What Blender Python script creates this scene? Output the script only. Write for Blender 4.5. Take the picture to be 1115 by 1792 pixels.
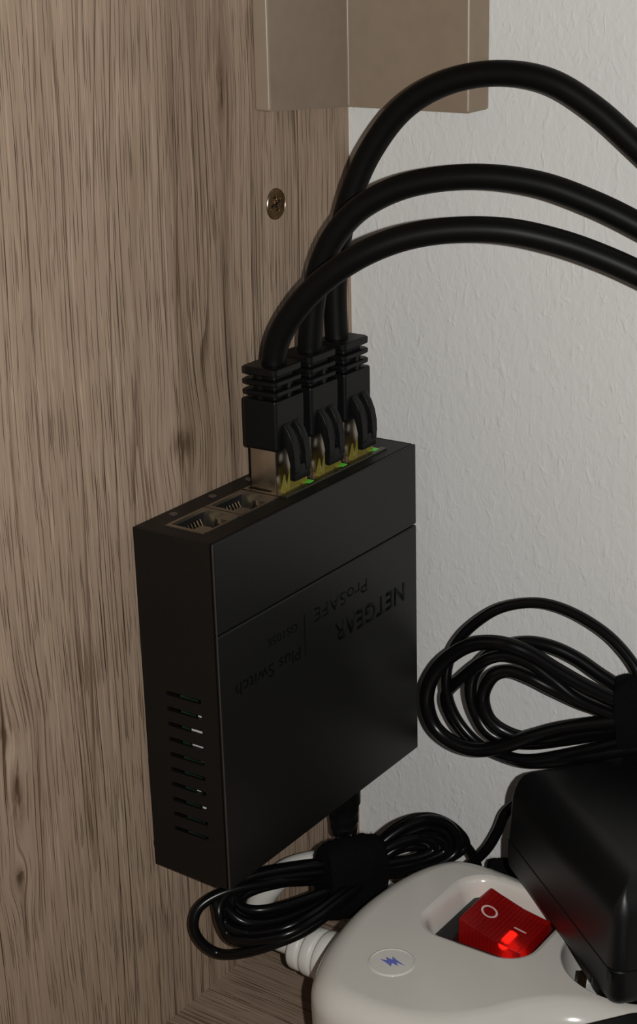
import bpy, bmesh, math, random
from mathutils import Vector, Matrix

# ---------------------------------------------------------------- reset
for o in list(bpy.data.objects):
    bpy.data.objects.remove(o, do_unlink=True)
scene = bpy.context.scene
COL = scene.collection
MM = 0.001          # all measures below are millimetres

# ---------------------------------------------------------------- camera
CAM_POS = Vector((269.5, -301.5, 142.8)) * MM
CAM_ROT = Matrix(((0.8237527, -0.1698718, 0.5409021),
                  (0.5665247, 0.2835448, -0.7737261),
                  (-0.0219357, 0.9437934, 0.3298073)))
cam_data = bpy.data.cameras.new('camera')
cam_data.sensor_fit = 'VERTICAL'
cam_data.sensor_height = 24.0
cam_data.lens = 2948.07 / 1792.0 * 24.0
cam_data.clip_start = 0.01
cam_data.clip_end = 20
cam = bpy.data.objects.new('camera', cam_data)
cam.matrix_world = Matrix.Translation(CAM_POS) @ CAM_ROT.to_4x4()
COL.objects.link(cam)
scene.camera = cam

# ---------------------------------------------------------------- light
world = bpy.data.worlds.new('world')
scene.world = world
world.use_nodes = True
world.node_tree.nodes['Background'].inputs[0].default_value = (1.0, 0.93, 0.84, 1)
world.node_tree.nodes['Background'].inputs[1].default_value = 0.045

# the phone's flash, a few centimetres to the right of its lens
fl = bpy.data.lights.new('phone_flash', 'SPOT')
fl.energy = 5.3
fl.color = (1.0, 0.992, 0.96)
fl.shadow_soft_size = 0.0022
fl.spot_size = math.radians(110)
fl.spot_blend = 1.0
flash = bpy.data.objects.new('phone_flash', fl)
flash.matrix_world = Matrix.Translation(CAM_POS + CAM_ROT @ Vector((0.021, 0.001, 0.0))) @ CAM_ROT.to_4x4() @ Matrix.Rotation(math.radians(9), 4, 'X')
COL.objects.link(flash)

vs = scene.view_settings
vs.view_transform = 'Standard'
vs.look = 'None'
vs.exposure = 0.0
vs.gamma = 1.0
vs.use_curve_mapping = False

# ---------------------------------------------------------------- materials
def new_mat(name):
    m = bpy.data.materials.new(name)
    m.use_nodes = True
    nt = m.node_tree
    return m, nt, nt.nodes['Principled BSDF']

def N(nt, kind, **kw):
    n = nt.nodes.new(kind)
    for k, v in kw.items():
        setattr(n, k, v)
    return n

def math_node(nt, op, a, b=None, c=None, clamp=False):
    n = nt.nodes.new('ShaderNodeMath')
    n.operation = op
    n.use_clamp = clamp
    for i, v in enumerate((a, b, c)):
        if v is None:
            continue
        if isinstance(v, (int, float)):
            n.inputs[i].default_value = v
        else:
            nt.links.new(v, n.inputs[i])
    return n.outputs[0]

def plain(name, col, rough=0.5, metal=0.0, spec=0.5, bump=None, coat=0.0, speckle=None, vary=0.1, **kw):
    """solid colour with a faint procedural mottling and optional fine relief"""
    m, nt, b = new_mat(name)
    b.inputs['Roughness'].default_value = rough
    b.inputs['Metallic'].default_value = metal
    b.inputs['Specular IOR Level'].default_value = spec
    b.inputs['Coat Weight'].default_value = coat
    tc = N(nt, 'ShaderNodeTexCoord')
    nz = N(nt, 'ShaderNodeTexNoise')
    nz.inputs['Scale'].default_value = speckle or 220.0
    nz.inputs['Detail'].default_value = 3
    nt.links.new(tc.outputs['Object'], nz.inputs['Vector'])
    mx = N(nt, 'ShaderNodeMix', data_type='RGBA')
    mx.inputs[6].default_value = (*[c * (1 - vary) for c in col], 1)
    mx.inputs[7].default_value = (*[min(1, c * (1 + vary)) for c in col], 1)
    nt.links.new(nz.outputs['Fac'], mx.inputs[0])
    nt.links.new(mx.outputs[2], b.inputs['Base Color'])
    if bump:
        sc, st = bump
        n2 = N(nt, 'ShaderNodeTexNoise')
        n2.inputs['Scale'].default_value = sc
        n2.inputs['Detail'].default_value = 4
        nt.links.new(tc.outputs['Object'], n2.inputs['Vector'])
        bp = N(nt, 'ShaderNodeBump')
        bp.inputs['Strength'].default_value = st
        bp.inputs['Distance'].default_value = 0.0004
        nt.links.new(n2.outputs['Fac'], bp.inputs['Height'])
        nt.links.new(bp.outputs[0], b.inputs['Normal'])
    for k, v in kw.items():
        b.inputs[k].default_value = v
    return m

def wood(name, across, along, knots=(), dark_bands=(), tint=1.0):
    """oak-look laminate: grain runs along one axis, pores embossed"""
    m, nt, b = new_mat(name)
    tc = N(nt, 'ShaderNodeTexCoord')
    sp = N(nt, 'ShaderNodeSeparateXYZ')
    nt.links.new(tc.outputs['Object'], sp.inputs[0])
    U0, V = sp.outputs[across], sp.outputs[along]
    def vec(u, v, su, sv, off=0.0):
        c = N(nt, 'ShaderNodeCombineXYZ')
        nt.links.new(math_node(nt, 'MULTIPLY', u, su), c.inputs[0])
        nt.links.new(math_node(nt, 'MULTIPLY_ADD', v, sv, off), c.inputs[1])
        c.inputs[2].default_value = off
        return c.outputs[0]
    def noise(u, v, su, sv, off=0.0, detail=2.0, rough=0.5):
        n = N(nt, 'ShaderNodeTexNoise')
        n.inputs['Scale'].default_value = 1.0
        n.inputs['Detail'].default_value = detail
        n.inputs['Roughness'].default_value = rough
        nt.links.new(vec(u, v, su, sv, off), n.inputs['Vector'])
        return n.outputs['Fac']
    def ramp(f, lo, hi):
        n = N(nt, 'ShaderNodeMapRange')
        n.interpolation_type = 'SMOOTHSTEP'
        n.inputs['From Min'].default_value = lo
        n.inputs['From Max'].default_value = hi
        nt.links.new(f, n.inputs['Value'])
        return n.outputs[0]
    # gentle wander of the grain
    w = noise(U0, V, 9, 4, 3.1)
    U = math_node(nt, 'ADD', U0, math_node(nt, 'MULTIPLY', math_node(nt, 'SUBTRACT', w, 0.5), 0.012))
    knot_mask = None
    for (ku, kv, ru, rv, st) in knots:
        du = math_node(nt, 'DIVIDE', math_node(nt, 'SUBTRACT', U0, ku * MM), ru * MM)
        dv = math_node(nt, 'DIVIDE', math_node(nt, 'SUBTRACT', V, kv * MM), rv * MM)
        r2 = math_node(nt, 'ADD', math_node(nt, 'MULTIPLY', du, du), math_node(nt, 'MULTIPLY', dv, dv))
        g = math_node(nt, 'POWER', 2.718, math_node(nt, 'MULTIPLY', r2, -1.0))
        g5 = math_node(nt, 'POWER', 2.718, math_node(nt, 'MULTIPLY', r2, -0.12))
        U = math_node(nt, 'ADD', U, math_node(nt, 'MULTIPLY', math_node(nt, 'MULTIPLY', g5, du), -0.0014))
        gm = math_node(nt, 'MULTIPLY', g, st)
        knot_mask = gm if knot_mask is None else math_node(nt, 'MAXIMUM', knot_mask, gm)
    # growth lines from the contours of a stretched noise field
    field = noise(U, V, 30, 1.0, 7.7, 1.0)
    saw = math_node(nt, 'FRACT', math_node(nt, 'MULTIPLY', field, 20))
    ring = math_node(nt, 'SUBTRACT', 1.0, ramp(saw, 0.0, 0.10))
    soft = math_node(nt, 'SUBTRACT', 1.0, ramp(saw, 0.0, 0.8))
    patch = ramp(noise(U0, V, 90, 14, 1.3), 0.36, 0.60)
    ring = math_node(nt, 'MULTIPLY', ring, patch)
    # fine streaks, pores
    streak = noise(U, V, 900, 9, 2.0, 3.0, 0.6)
    pore_n = noise(U, V, 1900, 48, 5.0, 1.0)
    pore = math_node(nt, 'SUBTRACT', 1.0, ramp(pore_n, 0.33, 0.43))
    pore2 = math_node(nt, 'SUBTRACT', 1.0, ramp(noise(U, V, 1150, 9, 9.0, 1.0), 0.30, 0.38))
    light = ramp(noise(U, V, 1500, 34, 12.0, 1.0), 0.57, 0.70)
    broad = noise(U, V, 70, 2.5, 4.0, 2.0)
    # tone
    t = math_node(nt, 'MULTIPLY_ADD', math_node(nt, 'SUBTRACT', streak, 0.5), 0.36, 0.552)
    t = math_node(nt, 'ADD', t, math_node(nt, 'MULTIPLY', math_node(nt, 'SUBTRACT', broad, 0.5), 0.24))
    t = math_node(nt, 'SUBTRACT', t, math_node(nt, 'MULTIPLY', soft, 0.03))
    for (bu, bw, st) in dark_bands:
        du = math_node(nt, 'DIVIDE', math_node(nt, 'SUBTRACT', U, bu * MM), bw * MM)
        g = math_node(nt, 'POWER', 2.718, math_node(nt, 'MULTIPLY', math_node(nt, 'MULTIPLY', du, du), -1.0))
        g = math_node(nt, 'MULTIPLY', g, ramp(noise(U, V, 300, 12, bu), 0.3, 0.6))
        t = math_node(nt, 'SUBTRACT', t, math_node(nt, 'MULTIPLY', g, st))
    t = math_node(nt, 'SUBTRACT', t, math_node(nt, 'MULTIPLY', ring, 0.36))
    t = math_node(nt, 'SUBTRACT', t, math_node(nt, 'MULTIPLY', pore, 0.27))
    t = math_node(nt, 'SUBTRACT', t, math_node(nt, 'MULTIPLY', pore2, 0.32))
    t = math_node(nt, 'ADD', t, math_node(nt, 'MULTIPLY', light, 0.19))
    if knot_mask is not None:
        kn = math_node(nt, 'MULTIPLY', knot_mask, ramp(noise(U0, V, 500, 160, 6.0, 2.0), 0.25, 0.6))
        t = math_node(nt, 'SUBTRACT', t, kn)
    cr = N(nt, 'ShaderNodeValToRGB')
    els = cr.color_ramp.elements
    els[0].position = 0.0
    els[0].color = (0.095 * tint, 0.057 * tint, 0.034 * tint, 1)
    els[1].position = 1.0
    els[1].color = (0.56 * tint, 0.425 * tint, 0.325 * tint, 1)
    e = els.new(0.5)
    e.color = (0.325 * tint, 0.234 * tint, 0.168 * tint, 1)
    nt.links.new(t, cr.inputs[0])
    nt.links.new(cr.outputs[0], b.inputs['Base Color'])
    b.inputs['Roughness'].default_value = 0.55
    b.inputs['Specular IOR Level'].default_value = 0.25
    h = math_node(nt, 'SUBTRACT', math_node(nt, 'MULTIPLY', streak, 0.8), math_node(nt, 'ADD', math_node(nt, 'MULTIPLY', pore, 0.7), math_node(nt, 'ADD', pore2, ring)))
    bp = N(nt, 'ShaderNodeBump')
    bp.inputs['Strength'].default_value = 0.85
    bp.inputs['Distance'].default_value = 0.00025
    nt.links.new(h, bp.inputs['Height'])
    nt.links.new(bp.outputs[0], b.inputs['Normal'])
    return m

def plaster(name):
    """white emulsion over a fine drawn-down plaster"""
    m, nt, b = new_mat(name)
    tc = N(nt, 'ShaderNodeTexCoord')
    mp = N(nt, 'ShaderNodeMapping')
    mp.inputs['Scale'].default_value = (1.0, 1.0, 0.55)
    nt.links.new(tc.outputs['Object'], mp.inputs[0])
    n1 = N(nt, 'ShaderNodeTexNoise')
    n1.inputs['Scale'].default_value = 480
    n1.inputs['Detail'].default_value = 3
    n1.inputs['Distortion'].default_value = 0.6
    n2 = N(nt, 'ShaderNodeTexNoise')
    n2.inputs['Scale'].default_value = 330
    n2.inputs['Detail'].default_value = 2
    n2.inputs['Distortion'].default_value = 0.9
    for n in (n1, n2):
        nt.links.new(mp.outputs[0], n.inputs['Vector'])
    ridge = N(nt, 'ShaderNodeMapRange')
    ridge.interpolation_type = 'SMOOTHSTEP'
    ridge.inputs['From Min'].default_value = 0.55
    ridge.inputs['From Max'].default_value = 0.74
    nt.links.new(n2.outputs['Fac'], ridge.inputs['Value'])
    h = math_node(nt, 'ADD', math_node(nt, 'MULTIPLY', n1.outputs['Fac'], 1.0), math_node(nt, 'MULTIPLY', ridge.outputs[0], 0.38))
    bp = N(nt, 'ShaderNodeBump')
    bp.inputs['Strength'].default_value = 0.75
    bp.inputs['Distance'].default_value = 0.00034
    nt.links.new(h, bp.inputs['Height'])
    nt.links.new(bp.outputs[0], b.inputs['Normal'])
    mx = N(nt, 'ShaderNodeMix', data_type='RGBA')
    mx.inputs[6].default_value = (0.66, 0.655, 0.64, 1)
    mx.inputs[7].default_value = (0.74, 0.735, 0.72, 1)
    n3 = N(nt, 'ShaderNodeTexNoise')
    n3.inputs['Scale'].default_value = 14
    nt.links.new(tc.outputs['Object'], n3.inputs['Vector'])
    nt.links.new(n3.outputs['Fac'], mx.inputs[0])
    nt.links.new(mx.outputs[2], b.inputs['Base Color'])
    b.inputs['Roughness'].default_value = 0.62
    b.inputs['Specular IOR Level'].default_value = 0.3
    return m

KNOTS = [(22.5, 15.5, 4.0, 4.5, 0.42), (-46.5, -56.5, 2.2, 7.0, 0.55), (-49, -38, 4.0, 4.0, 0.38), (45.0, 104, 2.2, 8, 0.25), (-48, -77, 1.6, 3, 0.4)]
M_PANEL = wood('oak_laminate', 1, 2, KNOTS, [(24.0, 3.0, 0.26), (33.0, 4.0, 0.22), (43.5, 3.2, 0.26), (57.5, 2.0, 0.12)])
M_SHELF = wood('oak_laminate_shelf', 1, 0, (), (), 0.8)
M_WALL = plaster('white_plaster')
M_COVER = plain('taupe_enamel', (0.255, 0.193, 0.140), 0.36, bump=(700, 0.05))
M_CASE = plain('dark_brown_powder_coat', (0.005, 0.004, 0.0032), 0.5, spec=0.3, bump=(2600, 0.08))
M_FRONT = plain('black_powder_coat', (0.0055, 0.0055, 0.0053), 0.42, spec=0.36, bump=(2600, 0.06))
M_INK = plain('gloss_black_print', (0.0018, 0.0018, 0.0018), 0.5, spec=0.1)
M_STEEL = plain('nickel_shield', (0.46, 0.40, 0.32), 0.28, metal=1.0)
M_BRASSY = plain('dull_port_shield', (0.36, 0.31, 0.25), 0.42, metal=1.0)
M_GOLD = plain('gold_contact', (0.34, 0.26, 0.14), 0.35, metal=1.0)
M_CONTACT = plain('dark_contact', (0.10, 0.085, 0.06), 0.35, metal=1.0)
M_EDGE = plain('painted_edge_highlight', (0.045, 0.040, 0.036), 0.4)  # paler colour stands for the highlight on the switch edge
M_RIM = plain('bright_zinc_rim', (0.42, 0.36, 0.29), 0.3, metal=1.0)
M_SCREW = plain('yellow_zinc', (0.24, 0.14, 0.065), 0.38, metal=1.0, bump=(900, 0.5))
M_DARK = plain('dark_cavity_plastic', (0.006, 0.006, 0.006), 0.6, spec=0.3)
M_BOOT = plain('black_moulded_boot', (0.0042, 0.0042, 0.0044), 0.42, spec=0.2, bump=(1800, 0.1))
M_CABLE = plain('black_pvc_jacket', (0.0033, 0.0032, 0.0031), 0.45, spec=0.13)
M_CORD = plain('black_glossy_cord', (0.003, 0.003, 0.0034), 0.26, spec=0.26)
M_VELCRO = plain('black_hook_and_loop', (0.003, 0.003, 0.0035), 0.9, spec=0.08, bump=(1500, 1.0))
M_ADAPTER = plain('black_adapter_plastic', (0.0038, 0.0038, 0.0042), 0.42, spec=0.4, bump=(3000, 0.06))
M_WHITE = plain('white_abs', (0.60, 0.575, 0.53), 0.17, spec=0.5, vary=0.02)
M_CORDW = plain('white_pvc', (0.62, 0.60, 0.56), 0.4, spec=0.45, vary=0.03)
M_GREY = plain('grey_component', (0.55, 0.55, 0.55), 0.35)
M_PCB = plain('green_board', (0.01, 0.03, 0.015), 0.5)
M_BEZEL = plain('black_switch_frame', (0.012, 0.012, 0.012), 0.4)
M_MARK = plain('pale_mark', (0.70, 0.50, 0.48), 0.5)
M_BLUE = plain('blue_print', (0.13, 0.16, 0.50), 0.45)
M_STICK = plain('clear_label_film', (0.63, 0.61, 0.57), 0.15)
M_YELLOW = plain('clear_latch_led_tint', (0.36, 0.31, 0.06), 0.2)  # clear plastic; link light shining through is put into the colour
M_YELLOW.node_tree.nodes['Principled BSDF'].inputs['Transmission Weight'].default_value = 0.55
M_LED = plain('green_led', (0.03, 0.16, 0.015), 0.3)
_b = M_LED.node_tree.nodes['Principled BSDF']
_b.inputs['Emission Color'].default_value = (0.16, 0.9, 0.06, 1)
_b.inputs['Emission Strength'].default_value = 0.16
M_PIPE = plain('olive_light_pipe', (0.016, 0.014, 0.006), 0.3)
M_LEDOFF = plain('light_pipe_window', (0.06, 0.045, 0.045), 0.3)

def rocker_mat():
    """red translucent polycarbonate with a fine moulded grid, lit by the glow lamp behind it"""
    m, nt, b = new_mat('lit_red_polycarbonate')
    tc = N(nt, 'ShaderNodeTexCoord')
    sp = N(nt, 'ShaderNodeSeparateXYZ')
    nt.links.new(tc.outputs['Object'], sp.inputs[0])
    def tri(o):
        return math_node(nt, 'PINGPONG', math_node(nt, 'MULTIPLY', o, 900.0), 0.5)
    grid = math_node(nt, 'MULTIPLY', tri(sp.outputs[0]), tri(sp.outputs[1]))
    em = math_node(nt, 'MULTIPLY_ADD', grid, 0.32, 0.02)
    b.inputs['Base Color'].default_value = (0.16, 0.002, 0.002, 1)
    b.inputs['Roughness'].default_value = 0.4
    b.inputs['Transmission Weight'].default_value = 0.6
    b.inputs['Specular IOR Level'].default_value = 0.15
    b.inputs['Emission Color'].default_value = (1.0, 0.012, 0.008, 1)
    nt.links.new(em, b.inputs['Emission Strength'])
    bp = N(nt, 'ShaderNodeBump')
    bp.inputs['Strength'].default_value = 0.8
    bp.inputs['Distance'].default_value = 0.0003
    nt.links.new(grid, bp.inputs['Height'])
    nt.links.new(bp.outputs[0], b.inputs['Normal'])
    return m
M_ROCKER = rocker_mat()
M_GLOW = plain('neon_glow', (1, 0.1, 0.05), 0.3)
_b = M_GLOW.node_tree.nodes['Principled BSDF']
_b.inputs['Emission Color'].default_value = (1.0, 0.10, 0.05, 1)
_b.inputs['Emission Strength'].default_value = 7.0

# ---------------------------------------------------------------- mesh helpers
def link(o, parent=None):
    COL.objects.link(o)
    if parent is not None:
        o.parent = parent
    return o

def finish(name, bm, mat, parent=None, smooth=None, wn=False, recalc=True):
    if recalc:
        bmesh.ops.recalc_face_normals(bm, faces=bm.faces[:])
    me = bpy.data.meshes.new(name)
    for v in bm.verts:
        v.co *= MM
    bm.to_mesh(me)
    bm.free()
    me.materials.append(mat)
    if smooth is not None:
        me.shade_smooth()
        me.set_sharp_from_angle(angle=math.radians(smooth))
    o = bpy.data.objects.new(name, me)
    if wn:
        md = o.modifiers.new('weighted', 'WEIGHTED_NORMAL')
        md.keep_sharp = True
        md.weight = 80
    return link(o, parent)

def box(bm, x0, x1, y0, y1, z0, z1, bevel=0.0, seg=2):
    vs_ = [bm.verts.new((x, y, z)) for x in (x0, x1) for y in (y0, y1) for z in (z0, z1)]
    idx = ((0, 1, 3, 2), (4, 6, 7, 5), (0, 4, 5, 1), (2, 3, 7, 6), (0, 2, 6, 4), (1, 5, 7, 3))
    fs = [bm.faces.new([vs_[i] for i in f]) for f in idx]
    if bevel:
        es = list({e for f in fs for e in f.edges})
        bmesh.ops.bevel(bm, geom=es, offset=bevel, segments=seg, profile=0.5, affect='EDGES')
    return vs_

def prism(bm, poly, n0, n1):
    """poly: list of 3D points; swept from offset n0 to n1 (vectors)"""
    a = [bm.verts.new(Vector(p) + Vector(n0)) for p in poly]
    b = [bm.verts.new(Vector(p) + Vector(n1)) for p in poly]
    bm.faces.new(a[::-1])
    bm.faces.new(b)
    k = len(poly)
    for i in range(k):
        j = (i + 1) % k
        bm.faces.new((a[i], a[j], b[j], b[i]))
    return a, b

def catmull(pts, sub=6, closed=False):
    P = [Vector(p) for p in pts]
    out = []
    n = len(P)
    rng = n if closed else n - 1
    for i in range(rng):
        if closed:
            p0, p1, p2, p3 = P[(i - 1) % n], P[i], P[(i + 1) % n], P[(i + 2) % n]
        else:
            p1, p2 = P[i], P[i + 1]
            p0 = P[i - 1] if i else p1 * 2 - p2
            p3 = P[i + 2] if i + 2 < n else p2 * 2 - p1
        for k in range(sub):
            t = k / sub
            out.append(0.5 * ((2 * p1) + (p2 - p0) * t + (2 * p0 - 5 * p1 + 4 * p2 - p3) * t * t + (3 * p1 - p0 - 3 * p2 + p3) * t ** 3))
    if not closed:
        out.append(P[-1])
    return out

def tube(bm, pts, r, sub=6, seg=14, radii=None):
    C = catmull(pts, sub)
    n = len(C)
    T = [(C[min(i + 1, n - 1)] - C[max(i - 1, 0)]).normalized() for i in range(n)]
    ref = Vector((0, 0, 1)) if abs(T[0].z) < 0.9 else Vector((1, 0, 0))
    nrm = (ref - T[0] * ref.dot(T[0])).normalized()
    rings = []
    for i in range(n):
        nrm = (nrm - T[i] * nrm.dot(T[i])).normalized()
        bn = T[i].cross(nrm)
        rr = r if radii is None else radii(i / (n - 1))
        rings.append([bm.verts.new(C[i] + (nrm * math.cos(a) + bn * math.sin(a)) * rr)
                      for a in (2 * math.pi * k / seg for k in range(seg))])
    for a, b in zip(rings, rings[1:]):
        for k in range(seg):
            j = (k + 1) % seg
            bm.faces.new((a[k], a[j], b[j], b[k]))
    bm.faces.new(rings[0][::-1])
    bm.faces.new(rings[-1])

def lathe(bm, prof, origin, axis, seg=24):
    """prof: (distance along axis, radius)"""
    A = Vector(axis).normalized()
    ref = Vector((0, 0, 1)) if abs(A.z) < 0.9 else Vector((1, 0, 0))
    u = (ref - A * ref.dot(A)).normalized()
    v = A.cross(u)
    rings = []
    for (t, r) in prof:
        c = Vector(origin) + A * t
        rings.append([bm.verts.new(c + (u * math.cos(a) + v * math.sin(a)) * max(r, 0.001))
                      for a in (2 * math.pi * k / seg for k in range(seg))])
    for a, b in zip(rings, rings[1:]):
        for k in range(seg):
            j = (k + 1) % seg
            bm.faces.new((a[k], a[j], b[j], b[k]))
    bm.faces.new(rings[0][::-1])
    bm.faces.new(rings[-1])

def loft(bm, rings, cap=True):
    R = [[bm.verts.new(p) for p in ring] for ring in rings]
    k = len(R[0])
    for a, b in zip(R, R[1:]):
        for i in range(k):
            j = (i + 1) % k
            bm.faces.new((a[i], a[j], b[j], b[i]))
    if cap:
        bm.faces.new(R[0][::-1])
        bm.faces.new(R[-1])

def rrect(cx, cy, hx, hy, r, seg=6):
    pts = []
    for (sx, sy, a0) in ((1, 1, 0), (-1, 1, 90), (-1, -1, 180), (1, -1, 270)):
        for k in range(seg + 1):
            a = math.radians(a0 + 90 * k / seg)
            pts.append((cx + sx * (hx - r) + r * math.cos(a), cy + sy * (hy - r) + r * math.sin(a)))
    return pts

def thing(name, label, cat, loc=(0, 0, 0), rot=(0, 0, 0), group=None):
    o = bpy.data.objects.new(name, None)
    o.empty_display_size = 0.01
    o.location = Vector(loc) * MM
    o.rotation_euler = rot
    tag(o, label, cat, group)
    return link(o)

def tag(o, label=None, cat=None, group=None, kind=None):
    if label: o['label'] = label
    if cat: o['category'] = cat
    if group: o['group'] = group
    if kind: o['kind'] = kind
    return o

def centre(o):
    """put a one-mesh thing's origin at the foot of its bounding box"""
    me = o.data
    xs = [v.co for v in me.vertices]
    c = Vector(((min(p.x for p in xs) + max(p.x for p in xs)) / 2, (min(p.y for p in xs) + max(p.y for p in xs)) / 2, min(p.z for p in xs)))
    me.transform(Matrix.Translation(-c))
    o.location = c
    return o

def boolean(o, cutters):
    for c in cutters:
        md = o.modifiers.new('cut', 'BOOLEAN')
        md.operation = 'DIFFERENCE'
        md.solver = 'EXACT'
        md.object = c
    dg = bpy.context.evaluated_depsgraph_get()
    me = bpy.data.meshes.new_from_object(o.evaluated_get(dg))
    o.modifiers.clear()
    o.data = me
    for c in cutters:
        bpy.data.objects.remove(c, do_unlink=True)
    return o

# ================================================================ the setting
FLOOR_Z = -150.5
WALL_Y = 103.3
bm = bmesh.new(); box(bm, -16, 0, -420, WALL_Y, FLOOR_Z - 16, 420)
tag(finish('wall_left', bm, M_PANEL), 'brown oak-look wooden side panel with vertical grain', kind='structure')
bm = bmesh.new(); box(bm, -16, 620, WALL_Y, WALL_Y + 14, FLOOR_Z - 16, 420)
tag(finish('wall_back', bm, M_WALL), 'white painted plaster wall with fine raised texture', kind='structure')
bm = bmesh.new(); box(bm, 0, 620, -420, WALL_Y, FLOOR_Z - 16, FLOOR_Z)
tag(finish('floor', bm, M_SHELF), 'brown oak-look wooden shelf board', kind='structure')

# ================================================================ taupe moulding in the corner
prof = [(0.05, 59.0, 97.0), (4.4, 60.0, 96.7), (4.2, 97.0, 94.6), (42.4, 97.0, 94.1), (45.4, WALL_Y - 0.05, 94.9), (0.05, WALL_Y - 0.05, 94.6)]
bm = bmesh.new()
a = [bm.verts.new(p) for p in prof]
b = [bm.verts.new((p[0], p[1], 420)) for p in prof]
bm.faces.new(a[::-1]); bm.faces.new(b)
side_e = []
for i in range(6):
    j = (i + 1) % 6
    bm.faces.new((a[i], a[j], b[j], b[i]))
bm.edges.ensure_lookup_table()
es = [e for e in bm.edges if abs(e.verts[0].co.z - e.verts[1].co.z) > 50 and e.verts[0].co.xy.length > 0 and not (e.verts[0].co.x < 1 and e.verts[0].co.y > 100)]
es += [e for e in bm.edges if e.verts[0].co.z < 100 and e.verts[1].co.z < 100]
bmesh.ops.bevel(bm, geom=es, offset=0.7, segments=3, profile=0.5, affect='EDGES')
cov = finish('corner_moulding', bm, M_COVER, smooth=35, wn=True)
tag(cov, 'taupe painted corner moulding where wooden panel meets white wall, above the cables', 'moulding')

# ================================================================ screw in the panel
scr = thing('wood_screw', 'small brass coloured screw head sunk in the wooden panel under the corner moulding', 'screw', (0, 67.1, 71.6))
bm = bmesh.new(); lathe(bm, [(0.02, 4.0), (0.30, 4.0), (0.42, 3.75), (0.22, 3.45), (0.12, 2.0), (0.12, 0.01)], (0, 0, 0), (1, 0, 0), 32)
finish('head', bm, M_SCREW, scr, smooth=40)
bm = bmesh.new(); lathe(bm, [(0.01, 4.3), (0.25, 4.25), (0.45, 4.05), (0.3, 3.95), (0.01, 3.9)], (0, 0, 0), (1, 0, 0), 32)
finish('rim', bm, M_RIM, scr, smooth=40)
bm = bmesh.new()
for ang in (0.35, 0.35 + math.pi / 2):
    d = Vector((0, math.cos(ang), math.sin(ang))); n = Vector((0, -d.z, d.y))
    prism(bm, [d * 2.1 + n * .38, d * 2.1 - n * .38, d * -2.1 - n * .38, d * -2.1 + n * .38], (0.10, 0, 0), (0.2, 0, 0))
tag(finish('cross_recess', bm, M_DARK, scr), 'dark cross-shaped slot')
random.seed(4)
bm = bmesh.new()
for k in range(16):
    r_, a_ = random.uniform(0.4, 2.7), random.uniform(0, 6.28)
    y, z, s = r_ * math.cos(a_), r_ * math.sin(a_), random.uniform(.2, .42)
    box(bm, 0.08, 0.28 + .1 * random.random(), y - s, y + s, z - s * .6, z + s * .6, 0.08, 1)
tag(finish('burr', bm, M_SCREW, scr), 'rough metal burrs around the slot')

# ================================================================ network switch
T, D, H = 25.56, 95.05, 97.6
sw = thing('network_switch', 'black five-port network switch mounted upright on the wooden panel', 'network switch', (1.48, 0, 0), (math.radians(0.488), 0, 0))
SEAM = -24.6
bm = bmesh.new(); box(bm, 0, 0.9, 0.4, D - 0.4, -H + 0.3, -0.3)
finish('back_plate', bm, M_CASE, sw)
bm = bmesh.new(); box(bm, T - 1.1, T, 0, D, SEAM + 0.18, 0, 0.45, 2)
finish('port_cover', bm, M_FRONT, sw, smooth=50, wn=True)
bm = bmesh.new(); box(bm, T - 1.1, T, 0, D, -H, SEAM - 0.18, 0.45, 2)
lid = finish('front_cover', bm, M_FRONT, sw, smooth=50, wn=True)
bm = bmesh.new(); box(bm, T - 2.2, T - 1.3, 1.2, D - 1.2, SEAM - 3, SEAM + 3)
finish('joint_strip', bm, M_DARK, sw)
bm = bmesh.new(); box(bm, 0, T - 1.25, D - 0.9, D - 0.05, -H, 0, 0.2, 1)
finish('side_panel', bm, M_CASE, sw)
bm = bmesh.new(); box(bm, T - 0.42, T - 0.14, -0.02, 0.16, -H + 0.5, -0.5)  # added strip: the edge highlight drawn as a paler colour
tag(finish('edge_highlight', bm, M_EDGE, sw), 'pale strip along the front edge, its highlight put into the colour')
# vented side: bars between the slots
bm = bmesh.new()
SX0, SX1 = 7.6, 19.0
slots = [-44.3 - 4.42 * k for k in range(10)]
box(bm, 0.0, SX0, 0.0, 0.9, -H, -0.05)
box(bm, SX1, T - 1.25, 0.0, 0.9, -H, -0.05)
edges = [-0.05] + [v for z in slots for v in (z + 0.6, z - 0.6)] + [-H]
for k in range(0, len(edges), 2):
    box(bm, SX0, SX1, 0.0, 0.9, edges[k + 1], edges[k])
finish('vented_side_panel', bm, M_CASE, sw)
for z in slots:         # rounded lip of every slot
    bm = bmesh.new()
    box(bm, SX0 - 0.5, SX1 + 0.5, -0.10, 0.06, z - 0.85, z - 0.6, 0.06, 1)
    finish('vent_slot', bm, M_CASE, sw)
bm = bmesh.new(); box(bm, 0, T - 1.25, 0.9, D - 0.9, -H, -H + 0.9)
finish('bottom_plate', bm, M_CASE, sw)
bm = bmesh.new(); lathe(bm, [(0, 2.4), (1.4, 2.6), (2.0, 2.2), (2.0, 0.01)], (0.2, 3.0, -H + 5.5), (0, -1, 0), 16)
for v in bm.verts: v.co = Vector((v.co.x * 0.45 - 0.3, v.co.y - 0, v.co.z)); 
for v in bm.verts: v.co.y = max(v.co.y, -0.35)
tag(finish('rubber_foot', bm, M_DARK, sw, smooth=40), 'small rubber foot against the panel')
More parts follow.
